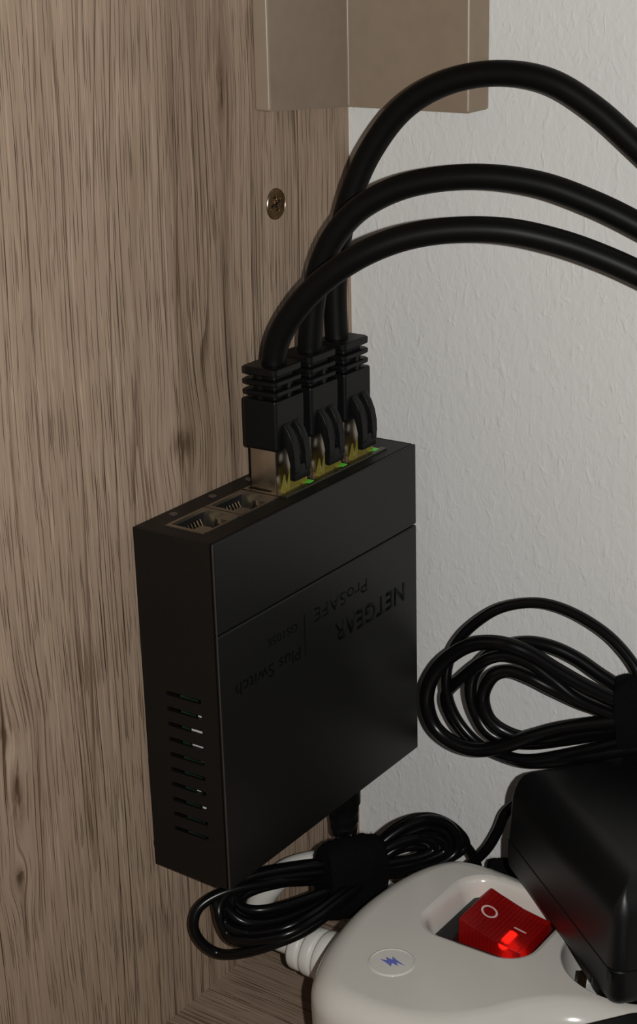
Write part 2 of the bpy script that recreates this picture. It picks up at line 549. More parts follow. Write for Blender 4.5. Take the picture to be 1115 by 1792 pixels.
# innards glimpsed through the slots
bm = bmesh.new(); box(bm, 9.6, 11.0, 3.0, D - 3, -H + 4, -14)
finish('circuit_board', bm, M_PCB, sw)
for (x0, x1, z0, z1, y) in ((14.2, 18.6, -58.4, -52.4, 2.0), (17.0, 18.4, -49.3, -47.9, 1.6), (16.6, 18.4, -62.6, -61.0, 2.2), (15.0, 16.4, -71.4, -70.0, 1.8),
                            (16.6, 17.8, -76.2, -74.8, 1.8), (14.8, 15.9, -80.2, -79.2, 2.2), (15.4, 18.2, -84.3, -83.2, 2.0)):
    bm = bmesh.new(); box(bm, x0, x1, y - 0.8, y + 4, z0, z1, 0.2, 1)
    finish('component', bm, M_GREY, sw)
# top plate with the long port opening
PX0, PX1, PY0, PITCH = 6.6, 18.9, 4.5, 16.3
bm = bmesh.new()
box(bm, 0, PX0, 0.9, D - 0.9, -0.9, -0.02)
box(bm, PX1, T - 1.2, 0.9, D - 0.9, -0.9, -0.02)
box(bm, PX0, PX1, 0.9, PY0, -0.9, -0.02)
box(bm, PX0, PX1, PY0 + 5 * PITCH - 0.4, D - 0.9, -0.9, -0.02)
finish('top_plate', bm, M_CASE, sw)
bm = bmesh.new(); box(bm, PX1 + 0.05, PX1 + 2.2, PY0 + 2 * PITCH + 0.4, PY0 + 5 * PITCH + 0.6, -0.4, 0.5, 0.2, 1)
tag(finish('light_pipe', bm, M_PIPE, sw), 'glossy olive light pipe along the used ports')
for k in range(5):
    y0 = PY0 + PITCH * k + 0.15
    y1 = y0 + PITCH - 0.6
    yc = (y0 + y1) / 2
    bm = bmesh.new()
    zt = 0.25
    box(bm, PX0, PX0 + 0.9, y0, y1, -12, zt)
    box(bm, PX0 + 0.7, PX1, y0, y0 + 1.25, -12, zt)
    box(bm, PX0 + 0.7, PX1, y1 - 1.25, y1, -12, zt)
    box(bm, PX1 - 0.5, PX1, y0 + 0.9, y1 - 0.9, -1.0, zt)
    box(bm, PX1 - 4.2, PX1 - 0.5, y0 + 0.9, yc - 3.1, -12, zt - 0.1)
    box(bm, PX1 - 4.2, PX1 - 0.5, yc + 3.1, y1 - 0.9, -12, zt - 0.1)
    po = finish('port', bm, M_BRASSY if k < 2 else M_STEEL, sw)
    po['label'] = 'metal framed network port opening'
    bm = bmesh.new(); box(bm, PX0, PX1, y0, y1, -13, -9.5)
    finish('port_floor', bm, M_DARK, po)
    bm = bmesh.new(); box(bm, PX0 + .75, PX0 + 1.0, y0 + 1, y1 - 1, -12, -0.6)
    finish('port_lining', bm, M_DARK, po)
    if k < 2:
        for j in range(8):
            bm = bmesh.new()
            yy = yc - 4.4 + 1.26 * j
            prism(bm, [(PX0 + 1.1, yy, -2.0), (PX0 + 4.6, yy, -8.5), (PX0 + 4.9, yy, -8.2), (PX0 + 1.4, yy, -1.8)], (0, -0.2, 0), (0, 0.2, 0))
            finish('contact', bm, M_CONTACT, po)
        bm = bmesh.new(); prism(bm, [(PX1 - 4.3, yc + 3.0, 0.1), (PX1 - 3.3, yc + 2.2, -7), (PX1 - 2.9, yc + 2.2, -7), (PX1 - 3.5, yc + 3.0, 0.1)], (0, -.4, 0), (0, .9, 0))
        finish('spring_tab', bm, M_STEEL, po)
    bm = bmesh.new(); lathe(bm, [(-0.6, 1.15), (0.1, 1.15), (0.3, 0.8), (0.3, 0.01)], (2.8, yc + 0.2, 0), (0, 0, 1), 16)
    tag(finish('status_light', bm, M_LEDOFF, sw, smooth=40), 'small round unlit indicator window')
    if k >= 2:
        bm = bmesh.new(); box(bm, PX1 - 1.2, PX1 + 1.0, y1 - 3.6, y1 - 1.2, 0.0, 0.7, 0.15, 1)
        tag(finish('link_light', bm, M_LED, sw), 'small glowing green indicator')

def text_mesh(name, body, y_start, y_end, z_base, cap, parent, bold=0.0):
    cu = bpy.data.curves.new(name, 'FONT')
    cu.body = body
    cu.size = 1.0
    cu.offset = bold
    cu.resolution_u = 4
    tmp = bpy.data.objects.new(name, cu)
    COL.objects.link(tmp)
    dg = bpy.context.evaluated_depsgraph_get()
    me = bpy.data.meshes.new_from_object(tmp.evaluated_get(dg))
    bpy.data.objects.remove(tmp, do_unlink=True)
    bm = bmesh.new(); bm.from_mesh(me); bpy.data.meshes.remove(me)
    xs = [v.co.x for v in bm.verts]
    x0, x1 = min(xs), max(xs)
    fx = (y_start - y_end) / (x1 - x0)
    fy = cap / 0.70
    for v in bm.verts:
        v.co = Vector((T + 0.012, y_start - (v.co.x - x0) * fx, z_base - v.co.y * fy))
    g = bmesh.ops.extrude_face_region(bm, geom=bm.faces[:])
    for v in g['geom']:
        if isinstance(v, bmesh.types.BMVert):
            v.co.x -= 0.03
    o = finish(name, bm, M_INK, parent)
    return o
text_mesh('lettering', 'NETGEAR', 88.0, 51.4, -40.6, 5.4, lid, 0.03)
text_mesh('lettering', 'ProSAFE', 68.2, 42.0, -32.2, 3.9, lid, 0.008)
text_mesh('lettering', 'Plus Switch', 35.0, 6.3, -40.4, 3.7, lid)
text_mesh('lettering', 'GS105E', 33.9, 20.4, -33.2, 2.3, lid)
bm = bmesh.new(); box(bm, T - 0.02, T + 0.03, 37.1, 37.5, -44.2, -32.2)
finish('divider_line', bm, M_INK, lid)

# ================================================================ ethernet cables
LOW_CABLE = [(13.8,45.0,31.0), (14.8,45.0,38.1), (17.9,45.5,44.8), (24.4,47.0,53.1), (32.0,49.0,59.8), (40.5,52.0,65.1), (49.8,56.0,68.7), (60.3,60.5,70.4), (72.0,65.5,70.2), (83.3,71.0,67.5), (93.4,76.0,63.5), (103.1,80.0,58.8), (114.0,85.0,52.3)]
MIDDLE_CABLE = [(14.0,61.3,31.0), (14.5,61.3,37.7), (15.6,61.5,47.2), (18.1,62.0,57.8), (23.1,63.0,66.8), (30.5,65.0,74.0), (42.2,68.5,79.4), (58.0,73.0,81.7), (73.4,77.5,80.3), (87.2,81.5,75.7), (99.6,85.0,69.8), (112.2,88.0,62.9)]
TOP_CABLE = [(12.3,77.6,30.5), (11.9,77.6,37.3), (11.9,77.6,48.5), (13.4,77.8,61.2), (17.1,78.5,73.8), (23.0,79.5,85.8), (32.0,81.0,96.7), (43.7,83.0,103.4), (57.3,85.5,106.0), (70.8,87.5,104.3), (82.6,89.5,97.8), (94.6,91.0,88.2), (108.3,92.0,76.7)]
UPPER_LOOP_1 = [(103.7,85.0,-55.8), (101.9,87.0,-49.8), (93.8,88.7,-43.1), (84.2,89.3,-38.9), (75.1,88.9,-36.9), (67.7,87.5,-37.2), (60.0,85.2,-39.9), (53.0,83.8,-45.7), (48.5,82.6,-51.6), (45.6,82.5,-58.5), (44.8,82.5,-65.8), (46.3,82.5,-72.5), (50.3,82.7,-78.4), (56.3,82.9,-82.4), (64.9,82.3,-83.3), (73.7,81.6,-81.6), (86.4,81.2,-75.9), (105.5,82.0,-66.8)]
UPPER_LOOP_2 = [(105.1,82.0,-57.8), (91.7,81.4,-55.6), (80.8,80.9,-52.0), (72.8,80.6,-48.9), (65.9,79.3,-47.2), (58.4,78.9,-48.2), (51.5,78.6,-51.9), (45.0,78.4,-58.4), (41.4,78.2,-65.6), (41.0,78.2,-72.1), (43.7,78.3,-78.3), (49.7,78.6,-81.7), (57.5,78.9,-81.9), (65.8,79.2,-78.5), (75.1,79.6,-73.0), (86.1,81.2,-67.9), (104.9,83.0,-61.9)]
UPPER_LOOP_3 = [(102.4,88.0,-57.4), (92.3,87.6,-54.2), (83.8,87.2,-50.3), (76.3,85.9,-47.9), (69.5,84.5,-47.7), (63.2,83.2,-50.0), (58.1,82.0,-54.1), (54.3,81.8,-60.0), (53.4,81.8,-65.9), (54.5,82.9,-72.5), (58.2,83.0,-77.4), (63.1,84.2,-79.5), (71.5,85.6,-78.8), (82.6,86.1,-74.7), (103.7,86.0,-65.9)]
UPPER_LOOP_4 = [(103.9,85.0,-61.2), (90.4,84.4,-62.0), (79.5,83.9,-59.9), (72.0,82.6,-57.2), (65.7,82.3,-56.5), (61.3,81.1,-58.3), (58.4,81.0,-63.1), (57.9,81.0,-67.6), (59.8,81.0,-72.3), (63.8,82.2,-75.5), (70.0,83.5,-76.7), (78.7,83.9,-74.2), (90.7,84.4,-69.6), (104.1,85.0,-64.5)]
UPPER_LOOP_5 = [(104.9,83.0,-62.5), (88.4,82.3,-60.4), (79.2,81.9,-55.8), (72.4,81.6,-52.4), (65.5,81.3,-51.5), (59.2,80.0,-53.7), (50.5,81.7,-62.1), (42.9,85.5,-71.3), (45.6,85.6,-78.5), (51.0,85.8,-83.1), (59.5,86.1,-85.5), (71.3,82.5,-83.6), (83.4,81.0,-79.2), (92.8,80.4,-74.8), (106.1,81.0,-69.2)]
LOWER_LOOP_1 = [(35.7,52.5,-113.5), (36.6,39.3,-116.7), (36.5,23.8,-117.9), (29.6,15.7,-121.3), (20.5,13.2,-126.1), (12.5,13.0,-129.1), (8.7,10.3,-125.8), (6.9,8.8,-120.4), (6.8,10.6,-115.9), (8.9,14.3,-113.2), (13.1,19.9,-111.7), (18.9,28.2,-112.1), (26.9,42.1,-113.9), (35.8,52.5,-110.7)]
LOWER_LOOP_2 = [(35.8,52.5,-110.7), (40.6,60.3,-105.2), (45.0,67.3,-103.1), (49.0,73.5,-105.2), (51.4,77.0,-110.4), (51.7,77.3,-115.8), (48.6,72.7,-118.7), (42.5,63.4,-118.2), (35.6,52.5,-117.9), (31.5,35.1,-119.9), (27.6,21.3,-120.2), (20.4,15.0,-120.5), (13.8,14.5,-119.5), (11.3,14.2,-115.2), (10.5,17.4,-112.4), (13.3,22.4,-110.0), (19.2,30.7,-109.3), (27.7,41.1,-109.8), (35.7,52.5,-111.7), (40.5,62.1,-108.3), (44.9,69.0,-106.4), (48.2,74.0,-108.6), (49.7,76.3,-113.1), (48.5,74.5,-116.7), (42.9,65.9,-117.9), (35.7,52.5,-116.4), (30.2,37.1,-119.5), (24.7,25.3,-120.6), (19.4,17.7,-119.3), (14.8,16.1,-116.9), (12.0,18.0,-114.8), (12.5,21.2,-113.0), (16.5,26.1,-111.4), (23.3,35.9,-111.9), (35.7,52.5,-113.5), (42.2,60.8,-109.1), (46.6,67.8,-107.6), (49.3,72.0,-110.5), (50.0,72.9,-114.2), (47.1,68.6,-115.6), (42.1,60.8,-115.9), (35.7,52.5,-115.4), (28.1,40.1,-119.6), (22.5,28.3,-120.0), (18.0,22.3,-119.1), (14.5,20.4,-116.9), (13.5,23.2,-115.6), (16.5,28.6,-114.6), (23.4,38.5,-114.6), (35.1,53.5,-113.7), (39.7,64.8,-108.1), (44.2,71.8,-106.3), (47.8,77.2,-109.1), (50.8,81.6,-115.1), (52.0,85.2,-120.4), (52.7,87.9,-126.1)]
LOWER_LOOP_3 = [(36.9,50.5,-117.8), (36.4,28.1,-117.7), (32.0,17.8,-119.4), (22.6,14.5,-122.8), (14.0,15.3,-124.5), (11.4,14.8,-118.6), (10.7,18.1,-115.1), (13.2,25.0,-113.2), (19.3,35.8,-113.7), (29.9,49.3,-114.7)]
LOWER_LOOP_4 = [(35.0,53.5,-115.2), (26.9,42.1,-113.5), (19.9,32.3,-112.2), (14.9,25.5,-112.2), (12.4,21.2,-113.7), (13.0,17.6,-115.9), (15.5,17.6,-118.9), (19.8,21.1,-121.1), (24.8,27.8,-122.3), (30.1,37.1,-121.0), (36.3,51.5,-117.5)]
LOWER_LOOP_5 = [(35.1,53.5,-113.7), (26.9,42.1,-112.0), (20.0,32.3,-110.5), (14.5,24.7,-110.8), (11.5,19.3,-112.7), (11.9,15.4,-116.0), (14.6,16.1,-120.6), (21.2,19.1,-121.7), (27.7,23.8,-121.0), (33.6,32.1,-119.0), (36.9,50.5,-117.8)]
LOWER_LOOP_6 = [(37.0,50.5,-114.9), (33.0,41.8,-115.8), (27.4,29.9,-116.4), (21.6,21.6,-116.4), (16.4,19.2,-116.1), (13.3,20.5,-114.5), (14.2,24.3,-113.1), (18.3,31.7,-114.0), (26.1,43.1,-116.5), (34.4,54.5,-115.6)]
LOWER_LOOP_7 = [(37.1,50.5,-110.8), (41.8,58.3,-107.5), (45.6,64.2,-107.0), (48.3,68.5,-109.6), (48.5,68.8,-112.6), (45.7,64.5,-113.6), (41.8,58.3,-113.2), (37.0,50.5,-112.7), (40.6,60.3,-111.2), (43.7,65.2,-111.0), (45.7,68.4,-112.6), (45.3,67.7,-114.4), (41.5,61.8,-115.5), (35.7,52.5,-116.4), (39.2,62.3,-120.2), (44.3,70.0,-120.5), (48.9,78.8,-119.8), (51.5,82.7,-116.6), (49.9,80.3,-111.0), (46.8,75.7,-106.2), (43.2,70.3,-104.0), (39.4,62.3,-105.0), (35.8,52.5,-110.7)]
LEAD = [(65.8,94.7,-102.2), (63.5,91.3,-103.5), (60.4,90.4,-107.2), (58.1,90.5,-113.4), (55.9,89.0,-118.8), (52.9,88.2,-123.2), (49.9,85.7,-126.8), (47.2,81.8,-129.7)]

def ethernet(yc, path, label, light_tab):
    t = thing('ethernet_cable', label, 'cable', (13.6, yc, 0), group='ethernet cables plugged into the switch')
    ox, oy = 13.6, yc
    L = lambda p: (p[0] - ox, p[1] - oy, p[2])
    bm = bmesh.new()
    pts = [L(p) for p in path]
    e_ = Vector(pts[-1])
    away = [tuple(e_ + Vector(v)) for v in ((22, 2, -18), (55, 3, -50), (100, 3, -95), (160, 2, -150))]   # runs on down along the wall
    tube(bm, [(pts[0][0], pts[0][1], 26.0)] + pts + away, 3.3, 7, 18)
    finish('jacket', bm, M_CABLE, t, smooth=60)
    # shielded plug
    bm = bmesh.new(); box(bm, -4.1, 4.1, -5.7, 5.7, -8.5, 12.6, 0.35, 2)
    pl = finish('plug', bm, M_STEEL, t, smooth=40)
    pl['label'] = 'shiny metal plug body'
    bm = bmesh.new(); box(bm, -4.4, -3.9, -5.2, 5.2, 2.2, 12.0, 0.1, 1)
    finish('shield_seam', bm, M_DARK, pl)
    # boot
    bm = bmesh.new()
    hx, hy = 5.4, 6.6
    loft(bm, [[(x, y, z) for x, y in rrect(0, 0, hx - i, hy - i, 0.9 - min(i, .5))] for z, i in ((11.9, 0.5), (12.2, 0.15), (12.8, 0), (24.9, 0.0), (25.4, 0.15), (25.6, 0.5))])
    bt = finish('boot', bm, M_BOOT, t, smooth=40, wn=True)
    bm = bmesh.new()
    loft(bm, [[(x, y, z) for x, y in rrect(0, 0, 3.9, 4.4, 1.2)] for z in (25.4, 33.6)])
    for (yy, z0, z1) in ((0.3, 28.0, 29.6), (0.3, 25.5, 26.6)):
        box(bm, -5.0, 5.0, yy - 0.6, yy + 0.6, z0, z1)
    for z0 in (25.5, 28.2, 31.0):
        box(bm, -0.8, 0.8, -6.0, 6.0, z0, z0 + 1.5)
    finish('neck', bm, M_BOOT, bt, smooth=40)
    for z0, h in ((26.5, 1.6), (29.25, 1.65), (32.0, 2.2)):
        bm = bmesh.new()
        loft(bm, [[(x, y, z) for x, y in rrect(0, 0, 5.3 - i, 6.5 - i, 1.6)] for z, i in ((z0, .45), (z0 + .3, .05), (z0 + h - .4, 0), (z0 + h - .05, .4))])
        finish('flange', bm, M_BOOT, bt, smooth=40, wn=True)
    # latch guard: two curved bars with a cross piece
    outer = [(4.6, 19.6), (6.0, 18.6), (7.4, 16.8), (8.4, 14.0), (9.0, 11.0), (9.1, 8.0), (9.0, 5.6)]
    inner = [(7.4, 5.6), (7.5, 8.0), (7.2, 10.6), (6.6, 12.4), (5.8, 13.4), (5.2, 13.7), (4.6, 13.8)]
    poly = [(x, 0, z) for x, z in outer + inner]
    for s in (-1, 1):
        bm = bmesh.new()
        prism(bm, poly, (0, s * 2.5 - 1.2, 0), (0, s * 2.5 + 1.2, 0))
        bmesh.ops.bevel(bm, geom=bm.edges[:], offset=0.28, segments=2, profile=0.5, affect='EDGES')
        finish('latch_guard', bm, M_BOOT, t, smooth=45)
    bm = bmesh.new()
    prism(bm, [(4.6, 0, 18.2), (5.8, 0, 17.2), (7.0, 0, 15.4), (7.9, 0, 12.8), (8.3, 0, 10.2), (7.4, 0, 10.2), (6.9, 0, 12.0), (6.0, 0, 13.2), (4.6, 0, 13.7)], (0, -1.5, 0), (0, 1.5, 0))
    finish('guard_web', bm, M_BOOT, t)
    bm = bmesh.new(); box(bm, 7.1, 8.9, -3.6, 3.6, 3.6, 8.0, 0.5, 2)
    finish('guard_crosspiece', bm, M_BOOT, t, smooth=45)
    # clear latch, tinted in its colour by the link light
    bm = bmesh.new()
    a = [(4.3, -3.2, -4), (4.3, 3.2, -4), (7.0, 3.1, 4.5), (7.0, -3.1, 4.5)]
    prism(bm, [(4.2, 0, -4), (5.2, 0, -4), (6.2, 0, 1), (7.0, 0, 6.5), (6.3, 0, 6.7), (5.3, 0, 2)], (0, -2.4, 0), (0, 2.4, 0))
    tb = finish('latch', bm, M_YELLOW, t)
    tb['label'] = 'clear plastic latch with the yellow-green of the link light in its colour'
    for s in (-1, 1):
        bm = bmesh.new()
        prism(bm, [(4.3, 0, -1), (6.2, 0, -1), (6.8, 0, 2.0), (6.2, 0, 5.6), (5.4, 0, 2.5)], (0, s * 4.6 - .3, 0), (0, s * 4.6 + .3, 0))
        finish('latch_wing', bm, M_YELLOW, t)
    return t
ethernet(45.0, LOW_CABLE, 'lowest black ethernet cable, from the plug nearest the empty ports', True)
ethernet(61.3, MIDDLE_CABLE, 'middle black ethernet cable, arching between the other two', True)
ethernet(77.6, TOP_CABLE, 'highest arching black ethernet cable, from the plug nearest the white wall', True)

# ================================================================ power strip
ps = thing('power_strip', 'white power strip with lit red rocker switch on the wooden shelf', 'power strip', (80, 30, FLOOR_Z))
PO = Vector((80, 30, FLOOR_Z))
TOPZ = -108.0
outline = [(84, 66.5), (76, 67), (66, 67.2), (58, 65), (52.5, 58), (49.0, 47), (47.6, 31), (49.2, 16), (52.5, 3.5), (57.5, -6.5), (65, -12), (76, -13.2), (88, -11.6), (98, -7.0),
           (106, 0.5), (112.5, 9.5), (121, 16.0), (133, 18.5), (155, 20), (205, 24), (222, 40), (220, 66), (205, 79), (155, 80), (120, 75), (100, 68.5)]
oc = [Vector((p.x, p.y)) for p in catmull([(x, y, 0) for x, y in outline], 8, True)]
n_ = len(oc)
nor = []
for i in range(n_):
    d = (oc[(i + 2) % n_] - oc[i - 2]).normalized()
    nor.append(Vector((-d.y, d.x)))        # outline runs counter-clockwise from the back edge: inward normal
ctr = Vector((110, 34))
if sum(nor[i].dot(Vector((85, 30)) - oc[i]) for i in range(60)) < 0:
    nor = [-v for v in nor]
R_ = 7.5
prof = [(1.6, FLOOR_Z - PO.z + 0.02), (1.0, FLOOR_Z - PO.z + 0.6), (0.0, -118 - PO.z)]
for k in range(0, 9):
    a = math.radians(90 * k / 8)
    prof.append((R_ * (1 - math.cos(a)), TOPZ - R_ * 0.95 + R_ * 0.95 * math.sin(a) - PO.z))
bm = bmesh.new()
loft(bm, [[(oc[i].x + nor[i].x * off - PO.x, oc[i].y + nor[i].y * off - PO.y, z) for i in range(n_)] for off, z in prof])
housing = finish('housing', bm, M_WHITE, ps)
# recess for the rocker, with a rolled rim
bm = bmesh.new()
rings = []
for z, g in ((-117.0, -3.2), (-116.4, -2.6), (-111.5, -1.5), (-109.6, -0.9), (-108.7, -0.4), (-108.3, 0.1), (-108.02, 1.0), (-107.0, 1.1)):
    rings.append([(x - PO.x, y - PO.y, z - PO.z) for x, y in rrect(83.6, 42.6, 16.4 + g, 16.2 + g, 8.5 + g, 8)])
loft(bm, rings)
cut1 = finish('cutter', bm, M_WHITE, ps)
SC = (123.5, 45.0)
bm = bmesh.new(); lathe(bm, [(-127 - PO.z, 17.0), (-125.5 - PO.z, 18.6), (-109.3 - PO.z, 19.2), (-108.4 - PO.z, 19.5), (-107.95 - PO.z, 20.2), (-106 - PO.z, 20.2)], (SC[0] - PO.x, SC[1] - PO.y, 0), (0, 0, 1), 64)
cut2 = finish('cutter', bm, M_WHITE, ps)
bpy.context.view_layer.update()
boolean(housing, [cut1, cut2])
housing.data.shade_smooth(); housing.data.set_sharp_from_angle(angle=math.radians(40))
md = housing.modifiers.new('weighted', 'WEIGHTED_NORMAL'); md.keep_sharp = True; md.weight = 90
P0 = lambda x, y, z: (x - PO.x, y - PO.y, z - PO.z)
# socket: earth clips
sk = finish('socket_floor', (lambda b: (lathe(b, [(0, 17.5), (1.2, 17.5), (1.2, 0.01)], P0(SC[0], SC[1], -127.0), (0, 0, 1), 40), b)[1])(bmesh.new()), M_CORDW, ps, smooth=40)
for s in (-1, 1):
    ang = math.radians(50)
    d = Vector((math.cos(ang), math.sin(ang), 0)) * s
    nn = Vector((-d.y, d.x, 0))
    c = Vector(P0(SC[0], SC[1], -125.8)) + d * 16.2
    bm = bmesh.new()
    prism(bm, [c + nn * 2 + Vector((0, 0, 0)), c - nn * 2, c - nn * 1.6 - d * 1.5 + Vector((0, 0, 16)), c + nn * 1.6 - d * 1.5 + Vector((0, 0, 16))], d * 0, d * 0.8)
    finish('earth_clip', bm, M_GOLD, sk)
# rocker switch
FZ = -117.0
bm = bmesh.new()
bx0, bx1, by0, by1 = 70.2, 97.0, 32.2, 55.6
box(bm, *[v for v in (bx0 - PO.x, 75.2 - PO.x, by0 - PO.y, by1 - PO.y, FZ - PO.z, -113.4 - PO.z)], 0.3, 1)
box(bm, *[v for v in (95.8 - PO.x, bx1 - PO.x, by0 - PO.y, by1 - PO.y, FZ - PO.z, -113.4 - PO.z)], 0.3, 1)
box(bm, *[v for v in (75.2 - PO.x, 95.8 - PO.x, by0 - PO.y, 33.8 - PO.y, FZ - PO.z, -113.4 - PO.z)], 0.3, 1)
box(bm, *[v for v in (75.2 - PO.x, 95.8 - PO.x, 54.2 - PO.y, by1 - PO.y, FZ - PO.z, -113.4 - PO.z)], 0.3, 1)
box(bm, *[v for v in (75.2 - PO.x, 95.8 - PO.x, 33.8 - PO.y, 54.2 - PO.y, FZ - PO.z, FZ + 0.5 - PO.z)])
frame = finish('switch_frame', bm, M_BEZEL, ps)
RC = Vector((85.5, 44.0, -113.4))
rk_prof = [(-9.8, -2.6), (8.9, -2.6), (8.9, 1.0), (6.0, 1.1), (0.6, 2.0), (-4.5, 3.6), (-9.2, 5.4), (-9.7, 5.2)]
bm = bmesh.new()
prism(bm, [(x, 0, z) for x, z in rk_prof], (0, -7.6, 0), (0, 10.0, 0))
bmesh.ops.bevel(bm, geom=[e for e in bm.edges], offset=0.35, segments=2, profile=0.5, affect='EDGES')
rk = finish('rocker', bm, M_ROCKER, frame, smooth=35)
rk.location = (RC - PO) * MM
rk['label'] = 'glowing red translucent rocker'
def on_rocker(x, y):
    pr = rk_prof[2:7][::-1]
    for (xa, za), (xb, zb) in zip(pr, pr[1:]):
        if xa <= x <= xb:
            return za + (zb - za) * (x - xa) / (xb - xa)
    return 1.0
bm = bmesh.new()
ro, ri = [], []
for k in range(32):
    a = 2 * math.pi * k / 32
    for R0, lst in ((2.35, ro), (1.75, ri)):
        x, y = -5.2 + R0 * math.cos(a) * 0.95, 1.2 + R0 * math.sin(a)
        lst.append(bm.verts.new((x, y, on_rocker(x, y) + 0.06)))
for k in range(32):
    j = (k + 1) % 32
    bm.faces.new((ro[k], ro[j], ri[j], ri[k]))
o = finish('off_mark', bm, M_MARK, frame); o.location = rk.location
bm = bmesh.new()
v = [bm.verts.new((x, y, on_rocker(x, y) + 0.07)) for x, y in ((2.4, 0.8), (5.95, 0.8), (5.95, 1.35), (2.4, 1.35))]
bm.faces.new(v)
o = finish('on_mark', bm, M_MARK, frame); o.location = rk.location
bm = bmesh.new(); lathe(bm, [(-2.6, 0.3), (-2.2, 1.2), (2.2, 1.2), (2.6, 0.3)], (2.6, -2.2, -0.3), (0, 1, 0), 12)
o = finish('glow_lamp', bm, M_GLOW, frame, smooth=60); o.location = rk.location
# round label
bm = bmesh.new(); lathe(bm, [(0, 6.15), (0.12, 6.15), (0.28, 5.95), (0.28, 5.6), (0.14, 5.45), (0.14, 0.01)], P0(71.8, 9.3, TOPZ), (0, 0, 1), 48)
st = finish('round_label', bm, M_STICK, ps, smooth=40)
bolt = [(-3.0, 0.9), (-1.2, 0.55), (-1.7, 2.0), (0.1, 0.9), (0.0, 2.4), (1.5, 0.5), (3.4, -1.4), (1.2, -0.2), (1.7, -1.7), (0.1, -0.5), (-0.1, -2.0), (-1.5, -0.4)]
ca, sa = math.cos(math.radians(28)), math.sin(math.radians(28))
bm = bmesh.new()
prism(bm, [P0(71.8 + x * ca - y * sa, 9.3 + x * sa + y * ca, TOPZ + 0.15) for x, y in bolt], (0, 0, 0), (0, 0, 0.06))
finish('lightning_mark', bm, M_BLUE, st)
# strain relief and cord
bm = bmesh.new()
A0, A1 = Vector(P0(50.5, 28.5, -129.8)), Vector(P0(27.0, 28.5, -129.2))
ax = A1 - A0
prof = [(0, 7.6), (3, 7.4)]
for k in range(4):
    t0 = 5.0 + k * 4.4
    r0 = 7.7 - k * 0.35
    prof += [(t0, r0 - .9), (t0 + .3, r0 - .9), (t0 + .6, r0 - .2), (t0 + 1.2, r0), (t0 + 3.2, r0), (t0 + 3.8, r0 - .2), (t0 + 4.1, r0 - .9)]
prof += [(23.0, 4.4), (23.5, 3.7)]
lathe(bm, prof, A0, ax, 28)
finish('strain_relief', bm, M_CORDW, ps, smooth=50)
bm = bmesh.new()
tube(bm, [P0(*p) for p in ((30, 28.5, -129.3), (26, 28.7, -129.2), (18, 29.2, -128.8), (11, 33, -127), (8.5, 41, -124.5), (10.5, 51, -122), (19, 60.5, -122), (27, 66.5, -128), (34, 72, -136), (44, 80, -142), (60, 89, -145.5), (90, 94, -146), (150, 95, -146.5), (260, 96, -146.5))], 3.8, 7, 18)
finish('cord', bm, M_CORDW, ps, smooth=60)

# ================================================================ power adapter
N0 = Vector((127.6, 20.6, 0))
d1 = Vector((-0.77, 0.638, 0)).normalized()
d2 = Vector((-d1.y * -1, -d1.x, 0)).normalized()
AL, AW = 70.0, 43.0
AC = N0 + d1 * AL / 2 + d2 * AW / 2
ad = thing('power_adapter', 'black plug-in power adapter standing in a socket of the white power strip', 'adapter', (AC.x, AC.y, -107.4), (0, 0, math.atan2(d1.y, d1.x)))
def shell(z_prof, hx, hy, r, name):
    bm = bmesh.new()
    loft(bm, [[(x, y, z) for x, y in rrect(0, 0, hx - i, hy - i, max(r - i, 0.6), 8)] for z, i in z_prof])
    return finish(name, bm, M_ADAPTER, ad, smooth=50, wn=True)
hx, hy = AL / 2, AW / 2
shell([(0.2, 1.6), (0.6, 0.7), (1.5, 0.15), (3.0, 0.0), (9.5, 0.0), (9.7, 0.15)], hx, hy, 3.6, 'base_shell')
shell([(9.6, 0.45), (10.2, 0.45)], hx, hy, 3.6, 'seam')
up = [(10.0, 0.12), (10.2, 0.0), (21.0, 0.6)]
for k in range(1, 9):
    a = math.radians(90 * k / 8)
    up.append((21.0 + 11.5 * math.sin(a), 0.6 + 9.5 * (1 - math.cos(a))))
shell(up, hx, hy, 4.4, 'upper_shell')
bm = bmesh.new()
loc = ad.rotation_euler.to_matrix().inverted() @ (Vector((SC[0], SC[1], 0)) - AC)
loft(bm, [[(x, y, z) for x, y in rrect(loc.x, loc.y, 16.5 - i, 6.6 - i, 5.0 - i, 6)] for z, i in ((-17.2, 1.0), (-16.2, 0), (0.6, 0))])
finish('plug_body', bm, M_ADAPTER, ad, smooth=40)
bm = bmesh.new(); box(bm, -hx + 0.9, -hx + 3.4, hy - 0.12, hy + 0.06, 6.8, 9.4)
finish('clip_tab', bm, M_DARK, ad)

# ================================================================ power cable: lower coil, barrel plug, lead
pc = thing('power_cable', 'thin glossy black power cable coiled below the network switch', 'cable', (30, 45, -125))
QO = Vector((30, 45, -125))
Q = lambda pts: [tuple(Vector(p) - QO) for p in pts]
bm = bmesh.new(); tube(bm, Q(LOWER_LOOP_1), 1.5, 8, 12); finish('loop', bm, M_CORD, pc, smooth=60)
bm = bmesh.new(); tube(bm, Q(LOWER_LOOP_2), 1.4, 7, 12); finish('loop', bm, M_CORD, pc, smooth=60)
bm = bmesh.new(); tube(bm, Q(LOWER_LOOP_4), 1.4, 8, 12); finish('loop', bm, M_CORD, pc, smooth=60)
bm = bmesh.new(); tube(bm, Q(LOWER_LOOP_5), 1.4, 8, 12); finish('loop', bm, M_CORD, pc, smooth=60)
bm = bmesh.new(); tube(bm, Q(LOWER_LOOP_6), 1.4, 8, 12); finish('loop', bm, M_CORD, pc, smooth=60)
bm = bmesh.new(); tube(bm, Q(LOWER_LOOP_7), 1.4, 8, 12); finish('loop', bm, M_CORD, pc, smooth=60)
